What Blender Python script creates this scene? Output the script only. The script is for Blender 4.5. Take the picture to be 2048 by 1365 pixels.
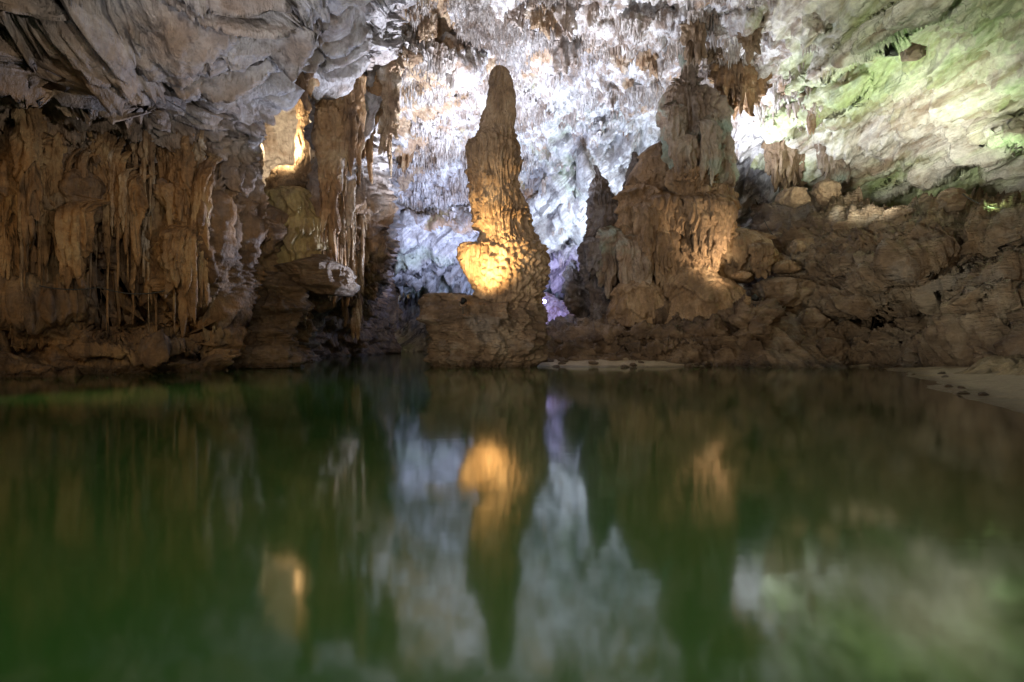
import bpy, math, random
import numpy as np
from mathutils import Vector
random.seed(4)
rng = np.random.default_rng(11)
S = bpy.context.scene
for o in list(bpy.data.objects): bpy.data.objects.remove(o)

# ------------------------------------------------------------------ camera, world, lights
CAMH, HOR, F = 1.3, 690.0, 1024.0
def P(px, py, d): return Vector(((px-1024)/F*d, d, CAMH+(HOR-py)/F*d))
cam = bpy.data.cameras.new("camera"); cam.lens = 18; cam.sensor_width = 36
cam.shift_y = (HOR-682.5)/2048; cam.clip_start = .1; cam.clip_end = 500
co = bpy.data.objects.new("camera", cam); co.location = (0, 0, CAMH); co.rotation_euler = (math.radians(90), 0, 0)
S.collection.objects.link(co); S.camera = co
S.render.engine = 'CYCLES'
S.cycles.use_denoising = True
S.cycles.max_bounces = 6; S.cycles.diffuse_bounces = 3; S.cycles.glossy_bounces = 3
S.cycles.sample_clamp_indirect = 8
S.view_settings.view_transform = 'Standard'; S.view_settings.look = 'None'
S.view_settings.exposure = .12; S.view_settings.gamma = 1; S.view_settings.use_curve_mapping = False
# dim daylight that seeps in through the cave mouth behind the camera
W = bpy.data.worlds.new("World"); S.world = W; W.use_nodes = True
nt = W.node_tree; bg = nt.nodes["Background"]
sky = nt.nodes.new("ShaderNodeTexSky"); sky.sky_type = 'NISHITA'; sky.sun_disc = False
sky.sun_elevation = math.radians(8); sky.sun_rotation = math.radians(180)
nt.links.new(sky.outputs[0], bg.inputs[0]); bg.inputs[1].default_value = 0.05

def spot(name, pos, tgt, watts, col, angle=100, blend=.8, rad=.4):
    l = bpy.data.lights.new(name, 'SPOT'); l.energy = watts; l.color = col
    l.spot_size = math.radians(angle); l.spot_blend = blend; l.shadow_soft_size = rad
    o = bpy.data.objects.new(name, l); o.location = pos
    o.rotation_euler = (Vector(tgt)-Vector(pos)).to_track_quat('-Z', 'Y').to_euler()
    S.collection.objects.link(o); return o
def point(name, pos, watts, col, rad=.3):
    l = bpy.data.lights.new(name, 'POINT'); l.energy = watts; l.color = col; l.shadow_soft_size = rad
    o = bpy.data.objects.new(name, l); o.location = pos; S.collection.objects.link(o); return o
BLUE = (.55, .66, 1.0); COOL = (.82, .86, 1.0); WARM = (1.0, .62, .25); GREEN = (.58, 1.0, .40); VIOLET = (.45, .35, 1.0); SOFT = (1., .84, .62)
K = 1000
spot("back_flood", P(1020, 590, 37), P(985, 300, 52), 20*K, BLUE, 110)
spot("back_flood_deep", P(985, 610, 46), P(820, 440, 58), 6*K, (.50, .56, 1.0), 90)
point("passage_lamp", P(985, 636, 68), 1.1*K, (.45, .58, 1))
spot("diagonal_flood", P(1265, 590, 45), P(1140, 330, 50), 13.5*K, (.72, .84, 1), 110)
spot("ceiling_flood", P(1000, 585, 34), P(960, -60, 34), 41*K, COOL, 110)
spot("column_flood", P(1440, 350, 41.8), P(1540, 120, 40), 6*K, COOL, 160)
spot("green_flood", P(1965, 428, 28.6), P(2010, 130, 29), 9*K, GREEN, 150)
spot("slope_flood", P(1745, 424, 32), P(1745, 150, 35), 3.6*K, (1, 1, .84), 150)
spot("ledge_flood", P(1735, 424, 35.5), P(1720, 370, 42), 4*K, (1, .9, .66), 150)
spot("pillar_flood", P(922, 603, 26.0), P(985, 500, 30.), 9*K, WARM, 60, 1, .15)
spot("alcove_flood", P(560, 300, 32.0), P(595, 240, 38), 3*K, (1, .76, .46), 150)
spot("cone_flood", P(1516, 592, 30.4), P(1392, 470, 36), 5*K, (1, .74, .48), 54, 1)
spot("violet_lamp", P(1086, 606, 50), P(1108, 612, 62), 4*K, VIOLET, 100)
point("far_lamp", P(776, 652, 70), .4*K, (1, .7, .35))
# added fill lights with no real source, to brighten walls, water and ceiling
spot("fill_spot_left", (11, 3, 2.2), (-19, 21, 18), 9*K, (1, .92, .80), 54, 1, .6)
spot("fill_spot_right", (-16, 10, 2.4), (19, 30, 6), 7.5*K, SOFT, 80, 1, .6)
spot("fill_spot_water", (2, -4, 7), (-4, 12, 0), 3.4*K, SOFT, 130, 1, 1.)
spot("fill_spot_ceiling", (-6, 4, 1.6), (4, 33, 24), 9*K, (.85, .88, 1), 90, 1, 1.)
spot("fill_spot_vault", (-4, 5, 1.6), (24, 25, 15), 18*K, (1, .98, .80), 60, 1, .8)
spot("cool_flood_left", P(885, 598, 33.5), P(300, 60, 20), 9*K, (.70, .77, 1), 90, 1, .5)

# ------------------------------------------------------------------ numpy noise
_perm = rng.permutation(256).astype(np.int32); _perm = np.concatenate([_perm, _perm, _perm])
_g = rng.normal(size=(256, 3)).astype(np.float32); _g /= np.linalg.norm(_g, axis=1)[:, None]
def perlin(p):
    p = np.asarray(p, np.float32); fl = np.floor(p); i = fl.astype(np.int32) & 255; f = p-fl
    u = f*f*f*(f*(f*6-15)+10); r = 0
    for dx in (0, 1):
        wx = u[:, 0] if dx else 1-u[:, 0]; hx = _perm[(i[:, 0]+dx) & 255]
        for dy in (0, 1):
            wy = u[:, 1] if dy else 1-u[:, 1]; hy = _perm[hx+((i[:, 1]+dy) & 255)]
            for dz in (0, 1):
                wz = u[:, 2] if dz else 1-u[:, 2]; g = _g[_perm[hy+((i[:, 2]+dz) & 255)]]
                r = r+wx*wy*wz*(g[:, 0]*(f[:, 0]-dx)+g[:, 1]*(f[:, 1]-dy)+g[:, 2]*(f[:, 2]-dz))
    return r*1.6
def sc(p, s, off=0): return p*np.asarray(s, np.float32)+np.float32(off)
def fbm(p, n=4, gain=.5, lac=2.03):
    a, s, r = 1, 1, 0
    for k in range(n): r = r+a*perlin(p*s+k*17.3); a *= gain; s *= lac
    return r
def billow(p, n=3, gain=.5, lac=2.1):
    a, s, r = 1, 1, 0
    for k in range(n): r = r+a*np.abs(perlin(p*s+k*11.7)); a *= gain; s *= lac
    return r
def ridged(p, n=4, gain=.5, lac=2.1):
    a, s, r = 1, 1, 0
    for k in range(n): r = r+a*(1-np.abs(perlin(p*s+k*7.9))*2); a *= gain; s *= lac
    return r
def worley(p):
    p = np.asarray(p, np.float32); fl = np.floor(p); i = fl.astype(np.int32); f = p-fl
    best = np.full(len(p), 9, np.float32)
    for dx in (-1, 0, 1):
        for dy in (-1, 0, 1):
            for dz in (-1, 0, 1):
                h = _perm[_perm[_perm[(i[:, 0]+dx) & 255]+((i[:, 1]+dy) & 255)]+((i[:, 2]+dz) & 255)]
                q = _g[h]*.45+.5
                v = (dx+q[:, 0]-f[:, 0])**2+(dy+q[:, 1]-f[:, 1])**2+(dz+q[:, 2]-f[:, 2])**2
                best = np.minimum(best, v)
    return np.sqrt(best)
def sstep(a, b, x):
    t = np.clip((x-a)/(b-a), 0, 1); return t*t*(3-2*t)
def tiers(p, T, teeth=.3, seed=0., tf=2.2, warp=.5, B=None):
    """terraces of hanging teeth: bulge growing downwards, cut back under a jagged lip"""
    h = p[:, 2]/T+warp*perlin(sc(p, (.35, .35, .08), seed))+teeth*(billow(sc(p, (tf, tf, .12), seed+5), 2) if B is None else B)
    s = h-np.floor(h); k = np.floor(h)
    amp = .55+.45*np.sin(k*12.9+seed)
    return amp*((1-s)**1.3)*sstep(0, .07, s)

# ------------------------------------------------------------------ mesh helpers
def link(name, me, mat, parent=None):
    o = bpy.data.objects.new(name, me); S.collection.objects.link(o)
    if mat: me.materials.append(mat)
    if parent: o.parent = parent
    return o
def tag(o, label=None, cat=None, group=None, kind=None):
    if label: o["label"] = label
    if cat: o["category"] = cat
    if group: o["group"] = group
    if kind: o["kind"] = kind
    return o
def quads(nr, nc, wrap=False):
    r = np.arange(nr-1)[:, None]; c = np.arange(nc if wrap else nc-1)[None, :]; c2 = (c+1) % nc
    return np.stack([r*nc+c, r*nc+c2, (r+1)*nc+c2, (r+1)*nc+c], -1).reshape(-1, 4)
def mesh(name, V, Q, smooth=True):
    me = bpy.data.meshes.new(name); n = len(V); q = np.asarray(Q, np.int32); k = q.shape[1]
    me.vertices.add(n); me.vertices.foreach_set("co", np.asarray(V, np.float32).ravel())
    me.loops.add(q.size); me.loops.foreach_set("vertex_index", q.ravel())
    me.polygons.add(len(q)); me.polygons.foreach_set("loop_start", np.arange(0, q.size, k, dtype=np.int32))
    me.polygons.foreach_set("loop_total", np.full(len(q), k, np.int32))
    me.update(calc_edges=True)
    me.polygons.foreach_set("use_smooth", np.full(len(q), smooth)); me.update()
    return me
def blur(A, n, ax):
    if n < 1: return A
    k = np.hanning(2*n+3)[1:-1]; k /= k.sum()
    pad = [(0, 0), (0, 0)]; pad[ax] = (n, n); B = np.pad(A, pad, mode='edge'); out = 0
    for j, w in enumerate(k): out = out+w*np.take(B, np.arange(j, j+A.shape[ax]), ax)
    return out
def axis(*segs):
    out = []
    for a, b, st in segs: out.append(np.arange(a, b, st))
    return np.concatenate(out)
def sheet_depth(cols, rows, table, PX, PY, nb=(12, 12)):
    T = np.array(table, float)
    A = np.stack([np.interp(PX, cols, t) for t in T])
    D = np.stack([np.interp(PY, rows, A[:, j]) for j in range(A.shape[1])], 1)
    return blur(blur(D, nb[0], 0), nb[1], 1)
def lump(D, X, Y, px, py, rx, ry, dd, ang=0, sharp=1):
    a = math.radians(ang); u = ((X-px)*math.cos(a)-(Y-py)*math.sin(a))/rx; v = ((X-px)*math.sin(a)+(Y-py)*math.cos(a))/ry
    return D-dd*np.clip(1-(u*u+v*v), 0, 1)**(.5*sharp)
def to3(PX, PY, D):
    X, Y = np.meshgrid(PX, PY)
    return np.stack([(X-1024)/F*D, D, CAMH+(HOR-Y)/F*D], -1)
def normals(G):
    du = np.gradient(G, axis=1); dv = np.gradient(G, axis=0); n = np.cross(du, dv)
    n /= np.linalg.norm(n, axis=-1)[..., None]+1e-9
    s = np.sign((n*(np.array([0, 0, CAMH])-G)).sum(-1)); return n*s[..., None]

# ------------------------------------------------------------------ materials
def rock(name, cols, sc1=.25, streak=(1.2, 1.2, .12), bump=.5, rough=.6, fine=5., streak_col=None, streak_amt=.5,
         zramp=None, patches=None, rot=(0, 0, 0), speck=.35, spec=.42):
    wet = {'dark_brown_rock': .35, 'eroded_brown_rock': .35, 'wet_dark_rock': .35, 'layered_brown_dripstone': .35, 'river_sand': .09, 'rippled_mud': .1}.get(name)
    m = bpy.data.materials.new(name); m.use_nodes = True; t = m.node_tree; N = t.nodes; L = t.links
    b = N["Principled BSDF"]; b.inputs["Roughness"].default_value = rough; b.inputs["Specular IOR Level"].default_value = spec
    geo = N.new("ShaderNodeNewGeometry")
    def noise(scale, detail=8, rough_=.6, mp=None, dist=0):
        n = N.new("ShaderNodeTexNoise"); n.inputs["Scale"].default_value = scale; n.inputs["Detail"].default_value = detail
        n.inputs["Roughness"].default_value = rough_; n.inputs["Distortion"].default_value = dist
        if mp:
            q = N.new("ShaderNodeMapping"); q.vector_type = 'TEXTURE'; q.inputs["Scale"].default_value = [1/v for v in mp[0]]; q.inputs["Rotation"].default_value = mp[1]
            L.new(geo.outputs["Position"], q.inputs[0]); L.new(q.outputs[0], n.inputs["Vector"])
        else: L.new(geo.outputs["Position"], n.inputs["Vector"])
        return n
    def ramp(src, stops):
        r = N.new("ShaderNodeValToRGB"); e = r.color_ramp.elements
        e[0].position, e[0].color = stops[0][0], (*stops[0][1], 1); e[1].position, e[1].color = stops[-1][0], (*stops[-1][1], 1)
        for p_, c_ in stops[1:-1]: x = e.new(p_); x.color = (*c_, 1)
        L.new(src, r.inputs[0]); return r
    def mix(fac, a, b_, mode='MIX'):
        x = N.new("ShaderNodeMix"); x.data_type = 'RGBA'; x.blend_type = mode; x.clamp_factor = True
        if hasattr(fac, 'links'): L.new(fac, x.inputs[0])
        else: x.inputs[0].default_value = fac
        for k, v in ((6, a), (7, b_)):
            if hasattr(v, 'links'): L.new(v, x.inputs[k])
            else: x.inputs[k].default_value = (*v, 1)
        return x.outputs[2]
    n1 = noise(sc1, 9, .62, None, .6)
    c = ramp(n1.outputs[0], [(.33+.34*i/(len(cols)-1), q) for i, q in enumerate(cols)]).outputs[0]
    if streak_col:
        n2 = noise(1., 5, .6, (streak, rot), .3)
        f = ramp(n2.outputs[0], [(.46, (0, 0, 0)), (.62, (streak_amt,)*3)]).outputs[0]
        c = mix(f, c, streak_col)
    if zramp:  # second colour takes over with height, edge broken by noise
        sx = N.new("ShaderNodeSeparateXYZ"); L.new(geo.outputs["Position"], sx.inputs[0])
        nz = noise(.5, 4); mt = N.new("ShaderNodeMath"); mt.operation = 'MULTIPLY_ADD'; mt.inputs[1].default_value = 5; L.new(nz.outputs[0], mt.inputs[0]); L.new(sx.outputs[2], mt.inputs[2])
        mr = N.new("ShaderNodeMapRange"); mr.inputs[1].default_value = zramp[0]+2.5; mr.inputs[2].default_value = zramp[1]+2.5; L.new(mt.outputs[0], mr.inputs[0])
        c = mix(mr.outputs[0], zramp[2], c) if zramp[3] else mix(mr.outputs[0], c, zramp[2])
    for sc_, lo, hi, col, amt, mp in (patches or []):
        n3 = noise(sc_, 6, .6, mp, .4); f = ramp(n3.outputs[0], [(lo, (0, 0, 0)), (hi, (amt,)*3)]).outputs[0]
        c = mix(f, c, col)
    n4 = noise(fine, 8, .7)
    c = mix(speck, c, ramp(n4.outputs[0], [(.35, (.45, .42, .40)), (.62, (1.35, 1.32, 1.28))]).outputs[0], 'MULTIPLY')
    if wet:  # soaked dark band just above the river
        sx = N.new("ShaderNodeSeparateXYZ"); L.new(geo.outputs["Position"], sx.inputs[0])
        nw = noise(1.5, 4); mt = N.new("ShaderNodeMath"); mt.operation = 'MULTIPLY_ADD'; mt.inputs[1].default_value = wet*1.6; L.new(nw.outputs[0], mt.inputs[0]); L.new(sx.outputs[2], mt.inputs[2])
        mr = N.new("ShaderNodeMapRange"); mr.inputs[1].default_value = wet*1.15; mr.inputs[2].default_value = wet*1.9; mr.inputs[3].default_value = 1; mr.inputs[4].default_value = 0; L.new(mt.outputs[0], mr.inputs[0])
        c = mix(mr.outputs[0], c, mix(1., c, (.42, .40, .36), 'MULTIPLY'))
        rr = N.new("ShaderNodeMapRange"); rr.inputs[3].default_value = rough; rr.inputs[4].default_value = .3; L.new(mr.outputs[0], rr.inputs[0]); L.new(rr.outputs[0], b.inputs["Roughness"])
    L.new(c, b.inputs["Base Color"])
    n5 = noise(fine*.5, 10, .65, None, .3); n6 = noise(1., 6, .6, ((streak[0]*3, streak[1]*3, max(streak[2]*5, .4)), rot))
    ad = N.new("ShaderNodeMath"); ad.operation = 'ADD'; L.new(n5.outputs[0], ad.inputs[0]); L.new(n6.outputs[0], ad.inputs[1])
    bp = N.new("ShaderNodeBump"); bp.inputs["Strength"].default_value = bump; bp.inputs["Distance"].default_value = .35
    L.new(ad.outputs[0], bp.inputs["Height"]); L.new(bp.outputs[0], b.inputs["Normal"])
    return m
DIAG = (0, math.radians(35), math.radians(-25))
WHITE = (.72, .71, .70)
M = {}
M['ceiling'] = rock("pale_limestone", [(.20, .17, .15), (.58, .57, .58), (.76, .75, .74), (.42, .36, .29)], .3, bump=.8, fine=4,
    streak_col=(.22, .15, .10), streak_amt=.75, streak=(1.6, 1.6, .6),
    patches=[(1.1, .52, .60, (.24, .17, .12), .7, None), (.16, .53, .60, (.40, .25, .13), .8, None), (.3, .60, .70, (.38, .52, .22), .35, None)])
M['bedded'] = rock("bedded_limestone", [(.30, .29, .28), (.66, .66, .65), (.76, .75, .74), (.34, .32, .29)], .3, bump=1., fine=3,
    streak_col=(.26, .23, .21), streak_amt=.7, streak=(.10, .9, 1.1), rot=(0, math.radians(-43), 0),
    patches=[(.12, .54, .64, (.50, .62, .40), .5, None), (1., .57, .63, (.13, .12, .12), .8, ((.07, .6, .5), (0, math.radians(-43), 0)))])
M['spikes'] = rock("pale_dripstone", [(.18, .13, .10), (.50, .46, .43), (.74, .73, .72)], .5, bump=.5, fine=6, streak_col=(.24, .16, .10), streak_amt=.6)
M['slope'] = rock("green_stained_limestone", [(.34, .28, .21), (.64, .61, .54), (.70, .68, .62), (.46, .44, .36)], .2, bump=.8, fine=3,
    streak_col=(.22, .15, .09), streak_amt=.8, streak=(1., .13, 1.),
    patches=[(1., .44, .66, (.42, .60, .24), .7, ((.16, .05, .2), (0, 0, 0))), (1., .58, .68, (.24, .15, .09), .7, ((.4, .08, .5), (0, 0, 0)))])
M['left'] = rock("layered_brown_dripstone", [(.10, .06, .035), (.30, .18, .09), (.42, .29, .16)], .35, bump=.85, fine=4,
    streak_col=(.10, .065, .045), streak_amt=.7, patches=[(.25, .56, .68, (.38, .36, .38), .5, None), (.45, .50, .62, (.20, .14, .10), .65, None), (1.3, .55, .66, (.14, .11, .10), .6, None)], zramp=(9., 12.5, (.40, .38, .38), False))
M['curtain'] = rock("brown_curtain_stone", [(.12, .07, .035), (.35, .205, .095), (.48, .35, .20)], .6, bump=.85, fine=5,
    streak_col=(.14, .09, .06), streak_amt=.6)
M['curtain_pale'] = rock("pale_curtain_stone", [(.20, .13, .08), (.44, .32, .20), (.60, .55, .48)], .6, bump=.85, fine=5,
    streak_col=(.24, .14, .08), streak_amt=.6)
M['pillar'] = rock("tan_flowstone", [(.16, .11, .07), (.33, .24, .15), (.46, .37, .26)], .5, bump=.6, fine=5, streak_col=(.13, .085, .05), streak_amt=.65, streak=(2.2, 2.2, .2), patches=[(.7, .56, .64, (.14, .10, .07), .6, None)])
M['flow'] = rock("smooth_tan_flowstone", [(.13, .09, .055), (.27, .185, .11), (.37, .28, .18)], .45, bump=.8, fine=5, streak_col=(.15, .10, .06), streak_amt=.65, streak=(1.8, 1.8, .15), patches=[(.5, .56, .66, (.16, .11, .075), .5, None)])
M['ochre'] = rock("ochre_flowstone", [(.22, .17, .08), (.36, .29, .13), (.40, .34, .20)], .4, bump=.4, fine=5, streak_col=(.17, .11, .06), streak_amt=.7, streak=(1.8, 1.8, .2))
M['greyflow'] = rock("grey_brown_flowstone", [(.14, .105, .08), (.27, .215, .165), (.34, .31, .26)], .45, bump=.8, fine=5, streak_col=(.22, .15, .10), streak_amt=.5,
    patches=[(.25, .50, .60, (.24, .33, .29), .75, None)])
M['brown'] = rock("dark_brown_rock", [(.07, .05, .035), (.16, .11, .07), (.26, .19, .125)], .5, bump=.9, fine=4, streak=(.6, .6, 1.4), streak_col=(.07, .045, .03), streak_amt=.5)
M['slab'] = rock("eroded_brown_rock", [(.09, .065, .05), (.20, .14, .09), (.32, .26, .19)], .4, bump=1., fine=3, streak=(.5, .5, 1.3), streak_col=(.10, .07, .045), streak_amt=.6, patches=[(.35, .56, .66, (.24, .22, .20), .6, None)])
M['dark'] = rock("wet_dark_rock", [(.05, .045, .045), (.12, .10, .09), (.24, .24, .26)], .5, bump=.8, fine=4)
M['sand'] = rock("river_sand", [(.26, .21, .135), (.38, .31, .21), (.33, .27, .18)], .6, bump=.5, fine=9, speck=.5, rough=.55)
M['mud'] = rock("rippled_mud", [(.14, .105, .065), (.22, .17, .10), (.28, .22, .13)], .6, bump=.7, fine=4)

def plain(name, col, rough=.5, metal=0, emit=None, es=1):
    m = bpy.data.materials.new(name); m.use_nodes = True; b = m.node_tree.nodes["Principled BSDF"]
    n = m.node_tree.nodes.new("ShaderNodeTexNoise"); n.inputs["Scale"].default_value = 30
    r = m.node_tree.nodes.new("ShaderNodeMapRange"); r.inputs[3].default_value = rough-.1; r.inputs[4].default_value = rough+.1
    m.node_tree.links.new(n.outputs[0], r.inputs[0]); m.node_tree.links.new(r.outputs[0], b.inputs["Roughness"])
    b.inputs["Base Color"].default_value = (*col, 1); b.inputs["Metallic"].default_value = metal
    if emit: b.inputs["Emission Color"].default_value = (*emit, 1); b.inputs["Emission Strength"].default_value = es
    return m
M['black'] = plain("black_metal", (.02, .02, .02), .4, .6)
M['cable'] = plain("black_rubber", (.03, .03, .03), .6)
M['lens_w'] = plain("lit_warm_lens", (.8, .7, .5), .3, 0, (1, .72, .35), 12)
M['lens_v'] = plain("lit_violet_lens", (.6, .5, .8), .3, 0, (.45, .4, 1), 14)

# water: green, silty, faintly rippled
def water_mat():
    m = bpy.data.materials.new("green_river_water"); m.use_nodes = True; t = m.node_tree; N = t.nodes; L = t.links
    b = N["Principled BSDF"]; b.inputs["IOR"].default_value = 1.6; b.inputs["Roughness"].default_value = .08
    at = N.new("ShaderNodeAttribute"); at.attribute_name = "shallow"
    geo = N.new("ShaderNodeNewGeometry")
    n0 = N.new("ShaderNodeTexNoise"); n0.inputs["Scale"].default_value = .08; n0.inputs["Detail"].default_value = 3; L.new(geo.outputs["Position"], n0.inputs["Vector"])
    r0 = N.new("ShaderNodeValToRGB"); r0.color_ramp.elements[0].position = .3; r0.color_ramp.elements[1].position = .7
    r0.color_ramp.elements[0].color = (.017, .056, .012, 1); r0.color_ramp.elements[1].color = (.024, .076, .016, 1); L.new(n0.outputs[0], r0.inputs[0])
    mx = N.new("ShaderNodeMix"); mx.data_type = 'RGBA'; L.new(at.outputs["Fac"], mx.inputs[0]); L.new(r0.outputs[0], mx.inputs[6]); mx.inputs[7].default_value = (.09, .065, .033, 1)
    L.new(mx.outputs[2], b.inputs["Base Color"])
    mp = N.new("ShaderNodeMapping"); mp.inputs["Scale"].default_value = (.5, 1.6, 1); L.new(geo.outputs["Position"], mp.inputs[0])
    n = N.new("ShaderNodeTexNoise"); n.inputs["Scale"].default_value = 1.2; n.inputs["Detail"].default_value = 3; L.new(mp.outputs[0], n.inputs["Vector"])
    bp = N.new("ShaderNodeBump"); bp.inputs["Strength"].default_value = .025; bp.inputs["Distance"].default_value = .06
    L.new(n.outputs[0], bp.inputs["Height"]); L.new(bp.outputs[0], b.inputs["Normal"])
    return m
M['water'] = water_mat()

# ------------------------------------------------------------------ ceiling and back wall: one sheet of real rock
def build_ceiling():
    cols = [-300, 300, 600, 700, 800, 900, 1050, 1200, 1350, 1500, 1700, 1900, 2100, 2450]
    rows = [-520, -200, 0, 150, 300, 400, 500, 545, 575, 640, 720, 760]
    tab = [
     [14, 14, 16, 18, 19, 20, 20, 20, 19, 18, 16, 14, 12, 11],
     [22, 22, 24, 26, 27, 28, 28, 28, 27, 25, 23, 20, 17, 15],
     [30, 30, 30, 31, 33, 34, 34, 34, 34, 31, 27, 24, 21, 18],
     [40, 38, 35, 34, 37, 40, 42, 44, 44, 40, 34, 29.5, 25.5, 22],
     [55, 50, 42, 42, 46, 49, 51, 51, 50, 46, 41, 36, 31, 27],
     [65, 60, 50, 50, 53, 55, 56, 56, 55, 51, 46, 42, 38, 33],
     [75, 70, 58, 56, 58, 60, 60, 60, 58, 54, 49, 46, 43, 39],
     [80, 80, 60, 58, 61, 65, 66, 62, 56, 50, 47, 46, 44, 40],
     [90, 90, 85, 84, 88, 90, 74, 68, 60, 50, 47, 46, 44, 40],
     [92, 92, 92, 92, 95, 96, 84, 76, 62, 50, 47, 46, 44, 40],
     [92, 92, 92, 92, 95, 96, 88, 78, 64, 50, 47, 46, 44, 40],
     [92, 92, 92, 92, 95, 96, 88, 78, 64, 50, 47, 46, 44, 40]]
    PX = axis((-300, 560, 9), (560, 2080, 2.4), (2080, 2460, 9)); PY = axis((-520, -30, 9), (-30, 722, 2.4), (722, 770, 6))
    D = sheet_depth(cols, rows, tab, PX, PY, (9, 22))
    X, Y = np.meshgrid(PX, PY)
    # large hanging masses and hollows
    for a in [(860, 470, 90, 30, 4, 20), (1180, 420, 130, 22, 4, 30), (1290, 60, 120, 30, 3, 10), (880, 130, 90, 40, 3, 0),
              (1130, 390, 80, 16, 3, 30), (1640, 210, 120, 26, 2, 30), (1760, 60, 180, 22, 3, 32), (1900, 330, 170, 16, 2, 25),
              (2030, 270, 60, 14, 2.5, -15), (1480, 60, 50, 40, 2, 0), (1690, 120, 140, 14, 1.5, 30)]:
        D = lump(D, X, Y, *a)
    G = to3(PX, PY, D); n = normals(G); V = G.reshape(-1, 3); n = n.reshape(-1, 3)
    px = X.ravel(); py = Y.ravel()
    # beds dip: rotate coordinates so that layers climb to the right
    w = np.stack([perlin(V*.15+3), perlin(V*.15+40), perlin(V*.15+80)], 1)*1.5
    qq = V+w
    def frame(d1, k):   # stretch the rock's grain along direction d1
        d1 = np.array(d1, float); d1 /= np.linalg.norm(d1); e = np.cross(d1, [0, .2, 1]); e /= np.linalg.norm(e); f = np.cross(e, d1)
        return np.stack([qq@d1*k, qq@e, qq@f], 1)
    mid_ = frame((.74, .05, .67), .10); rt = frame((.12, -.95, .32), .13)
    wr = np.clip((px-1400)/200, 0, 1)
    grain = lambda g: fbm(g*np.array([1, .55, .55])+5, 5)*1.15+ridged(g*np.array([1.3, 1.1, 1.1])+15, 4)*.34
    beds = (1-wr)*(fbm(mid_*np.array([1.2, 1, 1])+5, 5)*1.3+ridged(mid_*np.array([2, 1.6, 1.6])+25, 4)*.5)+wr*grain(rt)*.95
    st = rt[:, 2]*.55+.8*perlin(V*.12+50); stp = (st-np.floor(st)); beds += wr*.4*stp*sstep(1, .93, stp)
    st = mid_[:, 2]*.5+.8*perlin(V*.12+90); stp = (st-np.floor(st)); beds += (1-wr)*1.9*stp*sstep(1, .9, stp)
    diag = np.clip((px-1000)/200, 0, 1)*np.clip((py-200+110*perlin(V*.15+60))/90, 0, 1); diag = np.maximum(diag, np.clip((px+90*perlin(V*.2+21)-1520)/120, 0, 1))
    diag = np.maximum(diag, .75*np.clip((py-390)/80, 0, 1))
    big = fbm(V*.16+9, 4)*.9
    rag = billow(sc(V, (1.0, 1.0, .35), 3), 3)
    rag2 = tiers(V, 1.5, .9, 7., .9, .7)
    disp = big+diag*beds+(1-diag)*(rag*.8+rag2*.6+fbm(V*1.3+3, 4)*.5)+fbm(V*1.8+30, 3)*.12
    far = np.clip(V[:, 1]/45, .55, 1.5)
    V2 = V+n*(disp*far)[:, None]
    me = mesh("cave_ceiling", V2, quads(len(PY), len(PX)))
    sl = np.where((px > 1560) | ((px > 1480) & (py > 250)), 1, 0).reshape(len(PY), len(PX))
    me.materials.append(M['ceiling']); me.materials.append(M['slope']); me.materials.append(M['bedded'])
    jit = (perlin(V*.3+8)*110).reshape(sl.shape)
    sl = np.where(X+jit > 1560, 1, np.where((X+jit > 1040) & (Y+jit*.8 > 215) | (Y+jit*.4 > 455), 2, 0)).astype(np.int32)[:-1, :-1].ravel()
    sl = np.where((X+jit*1.5 < 905-np.clip(Y-150, 0, 400)*.75)[:-1, :-1].ravel() & (sl == 0), 3, sl); me.materials.append(M['curtain_pale'])
    me.polygons.foreach_set("material_index", sl)
    o = link("cave_ceiling", me, None); tag(o, "pale ragged limestone ceiling and far wall lit cool white and green", "cave ceiling", kind='structure')
    return PX, PY, V2.reshape(len(PY), len(PX), 3), n.reshape(len(PY), len(PX), 3)
CPX, CPY, CV, CN = build_ceiling()
def ceil_at(px, py):
    i = int(np.clip(np.searchsorted(CPY, py), 0, len(CPY)-1)); j = int(np.clip(np.searchsorted(CPX, px), 0, len(CPX)-1))
    return CV[i, j]

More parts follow.
